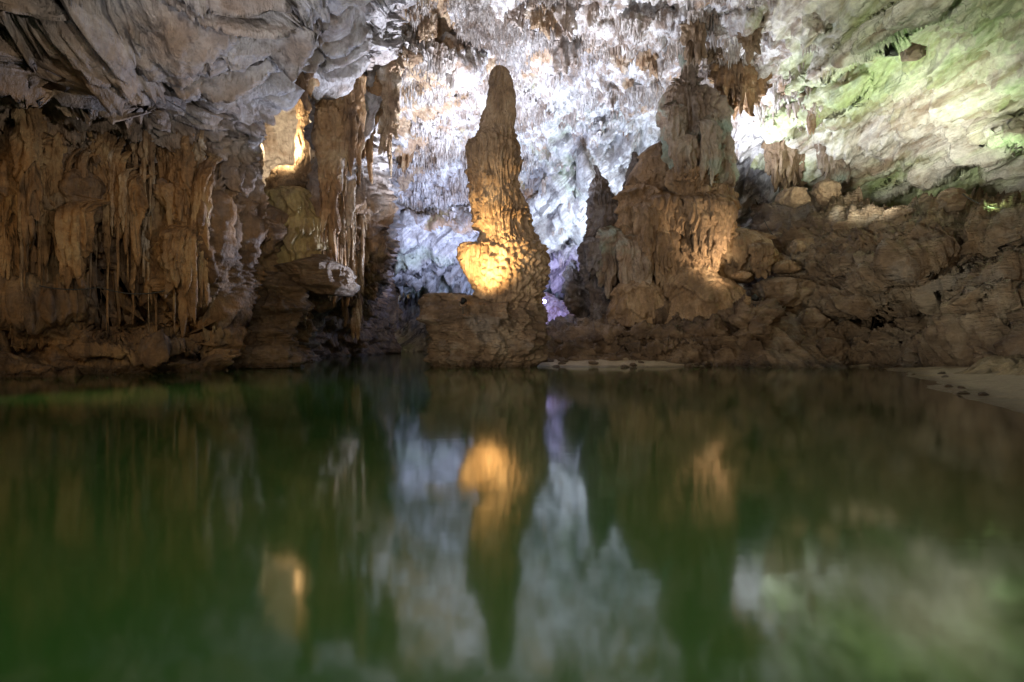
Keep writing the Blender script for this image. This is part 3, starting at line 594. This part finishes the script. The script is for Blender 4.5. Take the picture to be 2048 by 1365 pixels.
# ------------------------------------------------------------------ left wall pieces
G1 = "draped stone curtains on the brown left wall"
LC = [ # px, top, bottom, width, forward, mat, label
 (55, 150, 420, 42, 1.2, 'curtain', "long orange brown curtain at the left edge below the grey scallops"),
 (18, 250, 560, 40, .9, 'curtain', "dark curtain cut by the left edge of the photo"),
 (100, 230, 470, 44, 1.0, 'curtain', "bulging brown curtain second from the left edge"),
 (150, 390, 545, 58, 1.4, 'curtain', "knobbly tiered stalactite clump with a lit left flank above the dark hollow"),
 (48, 410, 560, 40, 1.2, 'curtain', "rounded fringe of stone low on the left wall"),
 (95, 470, 600, 30, 1.1, 'curtain', "pair of dark icicles left of the hollow"),
 (145, 500, 600, 26, 1.5, 'curtain', "short stump of stone hanging over the cable"),
 (168, 470, 590, 14, 1.5, 'curtain', "thin dark stalactite beside the stump above the cable"),
 (255, 330, 480, 50, .9, 'curtain', "speckled grey brown patch of curtain right of the hollow"),
 (268, 210, 290, 22, .7, 'curtain_pale', "short pale stalactite under the grey ledge"),
 (288, 218, 420, 12, .9, 'curtain_pale', "thin long ribbon of stone below the grey ledge"),
 (330, 230, 430, 30, .8, 'curtain', "reddish ribbed curtain in the middle of the left wall"),
 (362, 225, 500, 34, 1.0, 'curtain', "long dark ribbed curtain right of the reddish one"),
 (395, 240, 480, 26, .9, 'curtain_pale', "pale streaked curtain beside the long dark ribbed one"),
 (308, 470, 590, 50, 1.6, 'curtain', "mushroom topped stalactite with a square broken end"),
 (345, 440, 575, 42, 1.5, 'curtain', "broken tiered stalactite beside the mushroom topped one"),
 (375, 430, 640, 26, 1.3, 'curtain', "narrow long stalactite reaching down towards the yellow one"),
 (420, 550, 675, 42, 1.8, 'pillar', "yellowish lamp lit hanging stone low in the middle of the left wall"),
 (438, 240, 500, 34, .8, 'curtain_pale', "grey white streaked curtain near the alcove"),
 (470, 300, 520, 36, .9, 'curtain_pale', "violet grey curtain on the edge of the alcove"),
 (497, 262, 395, 26, 1.2, 'curtain', "dark fluted lip hanging at the left rim of the alcove"),
 (405, 300, 570, 28, 1.0, 'curtain', "long narrow brown flute left of the grey streaked bulge"),
 (445, 330, 600, 30, 1.1, 'curtain', "long brown flute over the grey streaked bulge"),
 (478, 380, 610, 24, 1.1, 'curtain_pale', "pale flute hanging at the foot of the alcove's left rim"),
 (480, 470, 600, 30, 1.0, 'curtain', "brown stub below the violet grey curtain"),
 (362, 590, 660, 34, 1.0, 'curtain', "dark ragged stub above the waterline rocks"),
 (205, 240, 370, 40, .6, 'curtain', "smooth brown drape under the dark grey scallop"),
 (655, 150, 470, 46, 1.2, 'curtain', "tall brown column of curtains right of the alcove"),
 (690, 60, 330, 60, 1.5, 'curtain', "broad orange brown drape hanging from the upper ceiling edge"),
 (735, 40, 320, 46, 1.0, 'curtain', "ochre ribbed drape next to the bright ceiling"),
 (775, 90, 300, 40, .8, 'curtain_pale', "pale brown drape shading into the bright ceiling"),
 (640, 300, 520, 34, 1.4, 'curtain_pale', "beige fluted drape above the ledge by the yellow mound"),
 (672, 330, 560, 36, 1.2, 'curtain_pale', "long cream drape at the rim of the dark passage"),
 (700, 350, 590, 34, 1.1, 'curtain', "reddish brown drape at the rim of the dark passage"),
 (722, 400, 560, 30, 1.0, 'curtain_pale', "stubby beige drape ending above the dark passage"),
 (710, 520, 660, 22, .0, 'curtain_pale', "slender pale stalactite hanging lowest over the dark passage"),
 (690, 540, 640, 20, .2, 'curtain', "slender brown stalactite beside the lowest hanging one"),
 (815, 270, 335, 30, 2.0, 'curtain', "isolated dark hanging block on the bright ceiling left of the tower"),
 (600, 0, 190, 70, .9, 'curtain', "dark brown drape at the top above the alcove"),
 (655, 0, 150, 60, 1.2, 'curtain', "fluted grey brown drape at the top edge above the alcove"),
]
def surf(px, py):
    a = left_at(px, py); return a
for px, y0, y1, w, fw, mk, lb in LC:
    if px > 790 or y1 > 600 and px > 680: d = float(left_at(min(px, 720), y0)[1]) if px < 760 else 47
    else:
        d = float(np.median([left_at(min(px, 722), y0+(y1-y0)*t)[1] for t in (.15, .4, .65)]))
    curtain("drip_curtain" if w > 26 else "stalactite", lb, "drip curtain" if w > 26 else "stalactite", px, y0, y1, w*1.1, max(8, d-fw*.4), M[mk], G1)
# filler ribs, look-alikes
for k in range(150):
    px = random.uniform(-10, 500) if k % 4 else random.uniform(640, 735); y0 = random.uniform(205, 330); L = random.uniform(80, 330); w = random.uniform(7, 15)
    d = float(np.median([left_at(px, y0+L*t)[1] for t in (.2, .5)]))-.15
    curtain("stone_rib", "slim brown rib of stone among many on the fluted left wall", "stone rib", px, y0, y0+L, w, d, M[random.choice(['curtain', 'curtain', 'curtain_pale'])], "slim ribs on the left wall", res=2.6)
# alcove
thing_body("dripstone_column", "slim golden column joining roof and floor inside the lit alcove", "dripstone column", [(160, 575, 640), (185, 585, 632), (215, 592, 622), (245, 596, 618), (300, 592, 616), (345, 592, 622), (370, 585, 632)], 33.5, M['flow'], depth=.9, flute=(3, .16), tier=[(1.6, .12, .8, 3)], big=.05, fine=.04, res=1.6)
thing_body("flowstone_mound", "rounded yellow green flowstone mound with soft tiers at the foot of the alcove", "flowstone", [(376, 560, 600), (384, 525, 628), (396, 508, 640), (425, 504, 650), (436, 506, 656), (444, 500, 662), (470, 500, 664), (500, 508, 655), (530, 515, 630), (580, 520, 600), (640, 525, 590)], 31, M['ochre'], depth=.6, flute=(1.5, .4), tier=[(2.6, .8, .9, 1.5)], big=.08, fine=.05, res=1.7)
thing_body("flowstone_mound", "pitted pale mound top lit orange inside the alcove behind the yellow mound", "flowstone", [(335, 560, 590), (345, 545, 605), (365, 535, 625), (400, 530, 635)], 34, M['pillar'], depth=.7, flute=None, cauli=(3, .25), fine=.08, res=1.6)
thing_body("stalactite", "grey shaggy stalactite hood over the golden column", "stalactite", [(95, 600, 640), (110, 575, 672), (135, 565, 678), (150, 568, 672), (165, 582, 640), (178, 590, 622)], 29, M['curtain_pale'], depth=.8, flute=(1.6, .4), tier=[(1.1, .5, .9, 2.5)], big=.15, fine=.1, res=1.7)
thing_body("rock_shelf", "brown rock shelf jutting out over a dark hollow below the yellow mound", "rock shelf", [(512, 615, 650), (522, 590, 680), (536, 575, 700), (552, 570, 706), (566, 585, 704), (578, 610, 698), (590, 650, 690)], 30.5, M['slab'], depth=.8, flute=(1, .3), worl=(.8, .6), pitch=.4, big=.12, res=1.7)
thing_body("rock_outcrop", "dark outcrop at the waterline at the end of the left wall", "rock outcrop", [(545, 520, 575), (570, 505, 600), (610, 492, 610), (655, 470, 596), (675, 440, 590), (700, 420, 596), (715, 430, 604), (735, 430, 600)], 29.5, M['brown'], depth=.6, flute=(1, .4), worl=(.7, .6), pitch=.5, big=.1, fine=.15)
thing_body("rock_outcrop", "jagged grey rock leaning under the shelf beside the dark passage", "rock outcrop", [(575, 640, 690), (600, 600, 670), (630, 585, 650), (660, 575, 640), (700, 580, 620), (725, 580, 620)], 40, M['dark'], depth=.8, flute=None, worl=(.7, .6), pitch=.4, big=.1)
# far passage pieces
thing_body("stalactite", "broad dim curtain hanging far back in the blue passage", "stalactite", [(552, 725, 770), (575, 722, 772), (600, 730, 765), (612, 740, 755)], 62, M['ceiling'], depth=.8, flute=(1, .5), res=1.6)
thing_body("rock_stack", "small lit stack far back in the passage near a warm lamp", "rock stack", [(612, 745, 760), (625, 738, 765), (640, 736, 770), (655, 730, 772)], 68, M['flow'], depth=.8, flute=(1, .4), tier=[(1.2, .5, .5, 1)], res=1.5)
thing_body("rock_wall", "grey blue ridge deep in the passage left of the tower", "rock outcrop", [(470, 895, 905), (490, 850, 930), (520, 800, 945), (545, 760, 950), (570, 880, 960), (620, 890, 970), (700, 880, 980), (712, 880, 980)], 74, M['ceiling'], depth=.4, flute=(.5, 1), tier=[(4, 1.2, .6, .8)], big=.1, fine=.2, res=1.8)

# ------------------------------------------------------------------ stalactites of the ceiling
def spike_arrays(n, rmax, L, seg=7, rings=7, sd=0):
    """one clump: n tapered drops fused at the root; unit-ish size, hanging from z=0"""
    r_ = np.random.default_rng(sd); VV, QQ = [], []; base = 0
    for k in range(n):
        ox, oy = r_.normal(0, rmax*.7, 2); l = L*r_.uniform(.35, 1)*(1 if k else 1.1); rr = rmax*r_.uniform(.35, .8); t = np.linspace(0, 1, rings)
        prof = rr*(1-t**1.4)*(1+.25*np.sin(t*9+k*2))+.012; th = np.linspace(0, 2*math.pi, seg, endpoint=False)
        bend = r_.normal(0, .08, 2)
        V = np.stack([ox+bend[0]*t[:, None]*l+prof[:, None]*np.cos(th)*1.0, oy+bend[1]*t[:, None]*l+prof[:, None]*np.sin(th), .25-t[:, None]*(l+.25)+0*th], -1).reshape(-1, 3)
        V[:, :2] += r_.normal(0, rr*.09, (len(V), 2)); VV.append(V); QQ.append(quads(rings, seg, True)+base); base += len(V)
    return np.concatenate(VV), np.concatenate(QQ)
variants = [spike_arrays(random.randint(5, 10), .34, 1., 8, 8, 100+i) for i in range(14)]
vmesh = [mesh("stalactite_clump", *v) for v in variants]
for m_ in vmesh: m_.materials.append(M['spikes'])
def density(px, py):
    v = 0
    if 690 < px < 1480 and -40 < py < 330+(px-690)*.0: v = 1
    if 700 < px < 960 and 150 < py < 440: v = 1.
    if px > 1050 and py > 230: v = .12
    if px > 1480: v = .10 if py < 250 else .0
    if px > 1640: v = 0
    if 1400 < px < 1560 and py < 60: v = .6
    if py > 460: v *= .15
    if 1150 < px < 1350 and 200 < py: v = .05
    return v
cand = []
npx = np.random.default_rng(77)
while len(cand) < 8000:
    px, py = npx.uniform(640, 2060), npx.uniform(-40, 540)
    if npx.random() > density(px, py): continue
    pt = ceil_at(px, py); c = float(perlin(np.array([[pt[0]*.35, pt[1]*.35, pt[2]*.35]]))[0])
    if npx.random() > .30+c*2.4: continue
    s = npx.uniform(.3, 1.)**1.8*(1.0+.8*c)*(.25+pt[1]/110)
    cand.append((s/pt[1]*30, px, py, pt, s))
cand.sort(key=lambda q: -q[0])
def spike_scale(s, r): return (s*r.uniform(.7, 1.2), s*r.uniform(.7, 1.2), s*r.uniform(.7, 1.6))
vbrown = [m_.copy() for m_ in vmesh]
for m_ in vbrown: m_.materials[0] = M['curtain_pale']
small_V, small_Q, base = [], [], 0
for k, (sa, px, py, pt, s) in enumerate(cand):
    a = npx.uniform(0, 6.28); sx, sy, sz = spike_scale(s, npx); vi = int(npx.integers(0, 14))
    if k < 262:
        o = bpy.data.objects.new("stalactite", (vbrown if px < 850-max(0, py-150)*.7 else vmesh)[vi]); o.location = (float(pt[0]), float(pt[1]), float(pt[2])+.1); o.rotation_euler = (0, 0, a); o.scale = (sx, sy, sz)
        S.collection.objects.link(o); tag(o, "hanging stalactite clump, one of hundreds on the bright ceiling", "stalactite", "stalactites on the bright ceiling")
    else:
        V, Q = variants[vi]; ca, sa_ = math.cos(a), math.sin(a)
        X = V[:, 0]*sx; Y = V[:, 1]*sy; small_V.append(np.stack([X*ca-Y*sa_+pt[0], X*sa_+Y*ca+pt[1], V[:, 2]*sz+pt[2]+.1], 1)); small_Q.append(Q+base); base += len(V)
me = mesh("ceiling_stalactites", np.concatenate(small_V), np.concatenate(small_Q)); o = link("ceiling_stalactites", me, M['spikes'])
tag(o, "countless small pale stalactites covering the bright ceiling", "stalactites", kind='stuff')
# named darker hanging clumps
for px, y0, y1, w, mk, lb in [
    (1125, 60, 140, 40, 'spikes', "dark grey hanging clump with a long tip right above the tower"),
    (1125, 0, 75, 40, 'spikes', "grey ragged curtain at the top edge right of the tower"),
    (1187, 0, 55, 26, 'spikes', "short dark grey stalactite pair at the top edge"),
    (1080, 0, 60, 60, 'curtain_pale', "wide ragged brown curtain at the top edge directly above the tower"),
    (1035, 10, 50, 44, 'spikes', "ragged grey brown fringe up left of the tower's tip"),
    (1240, 90, 130, 50, 'curtain_pale', "dark brown fringe under the orange ceiling patch"),
    (1295, 80, 145, 44, 'curtain_pale', "brown toothed curtain right of the dark fringe"),
    (1320, 95, 160, 20, 'spikes', "long tan stalactite between the toothed curtain and the column's crown"),
    (1260, 140, 175, 24, 'curtain_pale', "small ochre stalactite clump in the middle of the white ceiling"),
    (1215, 175, 215, 34, 'spikes', "dark pointed slab hanging off the white slope"),
    (855, 20, 80, 40, 'curtain_pale', "brown clump hanging in the upper left of the bright ceiling"),
    (900, 60, 150, 36, 'spikes', "grey brown clump hanging above left of the tower"),
    (870, 380, 410, 20, 'spikes', "tiny brown stalactite over the violet lit slope"),
    (790, 390, 430, 18, 'spikes', "small dark stalactite over the violet slope near the passage"),
    (1385, 40, 115, 44, 'flow', "cream stalactite cluster over the column's crown"),
    (1430, 60, 120, 30, 'flow', "cream pointed stalactite right of the column's crown")]:
    d = float(ceil_at(px, y0+6)[1])-.3
    curtain("stalactite", lb, "stalactite", px, y0-6, y1, w, d, M[mk])

# ------------------------------------------------------------------ river, bed, sand
def shore_h(x, y):
    """height of the bank terrain in plan"""
    # near sandbar on the right
    p = np.stack([x*.25, y*.25, x*0+5], -1); nz = perlin(p.reshape(-1, 3)).reshape(x.shape)
    # shoreline x of the bar as a function of y
    xs = np.interp(y, [0, 5, 9, 12, 16.5, 20, 24, 30], [6.5, 7.2, 9.2, 11.0, 13.4, 15.8, 18.5, 21])
    f2 = perlin(np.stack([x*1.1, y*.6, x*0+9], -1).reshape(-1, 3)).reshape(x.shape)*.4+perlin(np.stack([x*3, y*1.5, x*0+2], -1).reshape(-1, 3)).reshape(x.shape)*.15
    h1 = (x-xs+nz*.6+f2*.8)*.09
    xs2 = np.interp(y, [24, 28.5, 30, 33, 40], [40, 30, 19, 17, 16]); h2 = np.minimum((x-xs2)*.06+f2*.08, .25)
    # beach behind the pedestal
    u = (x-6.5)/6.5; v = (y-33.5)/3.2; h3 = .46-(u*u+v*v)*.36+nz*.10+f2*.12
    return np.maximum(np.maximum(h1, np.where(y > 24, h2, -1)), np.maximum(h3, -2.0))
gx = axis((-140, -2, 4.), (-2, 34, .22), (34, 140, 4.)); gy = axis((-40, 3, 3.), (3, 44, .22), (44, 160, 5.))
X, Y = np.meshgrid(gx, gy); H = shore_h(X, Y); H = np.clip(H, -2, 1.6)
rp = perlin(np.stack([X.ravel()*1.2, Y.ravel()*.5, X.ravel()*0], 1)).reshape(X.shape)
H = H+np.where(H > -.5, rp*.025, 0)
me = mesh("river_bed", np.stack([X, Y, H], -1).reshape(-1, 3), quads(len(gy), len(gx))); o = link("ground", me, M['sand'])
tag(o, "sandy bed and beaches of the cave river", "sand", kind='structure')
gx = axis((-140, -2, 4.), (-2, 34, .3), (34, 141, 4.)); gy = axis((-40, 3, 3.), (3, 44, .3), (44, 161, 5.))
X, Y = np.meshgrid(gx, gy); me = mesh("river", np.stack([X, Y, X*0], -1).reshape(-1, 3), quads(len(gy), len(gx)))
h = shore_h(X, Y).ravel(); at = me.attributes.new("shallow", 'FLOAT', 'POINT'); at.data.foreach_set("value", np.clip(1+h/.55, 0, 1).astype(np.float32)**1.5*.9)
o = link("river", me, M['water']); tag(o, "still dark green cave river reflecting the lit formations", "river", kind='structure')

# loose stones along the waterline and on the sandbars
def stone_mesh(sd):
    th = np.linspace(0, 2*math.pi, 26, endpoint=False); ph = np.linspace(.03, math.pi-.03, 16)
    T, Ph = np.meshgrid(th, ph); N_ = np.stack([np.cos(T)*np.sin(Ph), np.sin(T)*np.sin(Ph), np.cos(Ph)], -1).reshape(-1, 3)
    r = 1-.35*worley(N_*1.1+sd*7.3)+.12*fbm(N_*2+sd, 3); V = N_*r[:, None]*np.array([1, .8, .5])
    return mesh("stone", V, quads(16, 26, True))
stones = [stone_mesh(i+1) for i in range(6)]
for k, m_ in enumerate(stones): m_.materials.append(M['brown'] if k % 2 else M['slab'])
for k in range(70):
    if k < 60: px = npx.uniform(1090, 1690); d = npx.uniform(29.6, 32.5); x = (px-1024)/F*d; y = d
    else: y = npx.uniform(10, 24); x = float(np.interp(y, [9, 12, 16.5, 20, 24], [9.2, 11, 13.4, 15.8, 18.5]))+abs(npx.normal(0, .9))
    z = max(float(shore_h(np.array([[x]]), np.array([[y]]))[0, 0]), -.12); s_ = npx.uniform(.08, .42)*(1 if k < 60 else .45)
    o = bpy.data.objects.new("stone", stones[k % 6]); o.location = (x, y, z+.1*s_); o.scale = (s_, s_, s_); o.rotation_euler = (npx.uniform(-.3, .3), npx.uniform(-.3, .3), npx.uniform(0, 6))
    S.collection.objects.link(o); tag(o, "small brown stone lying along the edge of the river", "stone", "loose stones along the waterline")

# layered mud bank lying on the near sandbar
def mud_rows():
    gx = axis((0, 1, 1/260)); gy = axis((0, 1, 1/200)); U, Vv = np.meshgrid(gx, gy)
    x = 13.4+U*13+Vv*3.4-(1-Vv)*.0; y = 11.0+Vv*9.5+U*1.5
    e = np.minimum(np.minimum(U*6, 1), np.minimum(Vv*5, 1)); e = sstep(0, 1, e)
    p = np.stack([x.ravel(), y.ravel(), x.ravel()*0], 1)
    n = fbm(p*np.array([.5, .9, 1])+4, 4).reshape(U.shape); r = tiers(np.stack([p[:, 0], p[:, 1], p[:, 1]*.8+p[:, 0]*-.25], 1), .9, .5, 3., .8, .8).reshape(U.shape)
    z = -.15+e*(.62+.32*n+.24*r+.45*U)
    return np.stack([x, y, z], -1).reshape(-1, 3), quads(len(gy), len(gx))
V, Q = mud_rows(); o = link("mud_bank", mesh("mud_bank", V, Q), M['mud']); tag(o, "olive brown furrowed mud bank on the near sandbar at the right edge", "mud bank")
# fluted silt fan between the ledge and the slope
sheet_obj("silt_fan", "fan of furrowed brown silt below the cracked boulder at the waterline", "silt fan",
    [1500, 1530, 1580, 1640, 1700], [610, 640, 680, 720, 760],
    [[40, 38, 37, 37, 37], [35, 34, 34.5, 35, 36], [32, 31.8, 32, 32.6, 33.4], [30.2, 30, 30, 30.4, 31], [28, 28, 28, 28, 29]],
    axis((1500, 1700, 2.2)), axis((610, 760, 2.2)), M['slab'], [(1560, 660, 50, 40, 1)],
    lambda V, px, py: billow(np.stack([V[:, 0]*1.6+V[:, 2]*1.2, V[:, 1]*.3, V[:, 2]*.3], 1), 2)*.45+fbm(V*.8, 4)*.25)

# ------------------------------------------------------------------ floodlights and cables
def tube(name, pts, r, mat, parent=None, seg=8):
    VV = []; pts = [Vector(p) for p in pts]
    for i, p in enumerate(pts):
        t = (pts[min(i+1, len(pts)-1)]-pts[max(i-1, 0)]).normalized(); a = t.cross(Vector((0, 0, 1)));
        if a.length < .01: a = t.cross(Vector((1, 0, 0)))
        a.normalize(); b = t.cross(a)
        for k in range(seg):
            th = 2*math.pi*k/seg; VV.append(p+a*math.cos(th)*r+b*math.sin(th)*r)
    return link(name, mesh(name, np.array([tuple(v) for v in VV]), quads(len(pts), seg, True)), mat, parent)
def cyl(name, r0, r1, z0, z1, mat, parent, seg=24, inset=0):
    prof = [(0, z0), (r0*.96, z0), (r0, z0+.01), (r1, z1-.01), (r1*.96, z1)]+([(r1*.9, z1-inset), (0, z1-inset)] if inset else [(0, z1)])
    V = [(max(r, .0005)*math.cos(2*math.pi*k/seg), max(r, .0005)*math.sin(2*math.pi*k/seg), z) for r, z in prof for k in range(seg)]
    return link(name, mesh(name, np.array(V), quads(len(prof), seg, True), False), mat, parent)
def floodlight(label, pos, tgt, lens, s=1.):
    t = empty("floodlight", pos, label, "floodlight", "floodlights that light the cave")
    t.scale = (s, s, s)
    q = (Vector(tgt)-Vector(pos)).to_track_quat('Z', 'Y').to_euler()
    for o_ in (cyl("housing", .13, .2, -.16, .14, M['black'], t, inset=.03), cyl("lens", .17, .17, .10, .115, lens, t)): o_.rotation_euler = q
    tube("bracket", [(-.22, 0, 0), (-.22, 0, -.28), (-.1, 0, -.34), (.1, 0, -.34), (.22, 0, -.28), (.22, 0, 0)], .018, M['black'], t)
    tube("post", [(0, 0, -.34), (0, 0, -.75)], .03, M['black'], t)
    return t
floodlight("small black floodlight on the tip of the dark ledge, aimed left at the pink cone", P(1511, 597, 31.8), P(1400, 540, 36), M['lens_w'], 1.1)
floodlight("lit warm floodlight on the pedestal at the foot of the tall tower", P(926, 603, 27.6), P(1000, 470, 31), M['lens_w'], .9)
floodlight("tiny lit warm floodlight far back in the blue passage", P(776, 650, 68.5), P(760, 600, 68), M['lens_w'], 1.8)
floodlight("lit violet floodlight low behind the tall tower", P(1088, 604, 49), P(1088, 560, 40), M['lens_v'], 1.3)
def sag(a, b, n, s): return [tuple(a.lerp(b, i/n)+Vector((0, 0, -s*4*(i/n)*(1-i/n)))) for i in range(n+1)]
pts = sag(P(78, 572, 20), P(200, 575, 21), 8, .12)[:-1]+sag(P(200, 575, 21), P(330, 582, 22), 8, .2)
tag(tube("power_cable", pts, .022, M['cable']), "thin dark cable slung along the left wall under the stumps", "cable")
tag(tube("power_cable", sag(P(1528, 440, 35), P(1545, 470, 35), 6, .05), .03, M['cable']), "short pipe lying on the rock right of the great column", "cable")
tag(tube("power_cable", sag(P(1925, 388, 29.5), P(2010, 416, 28), 10, .25), .035, M['cable']), "dark cable sagging across the right skyline of the slope", "cable")
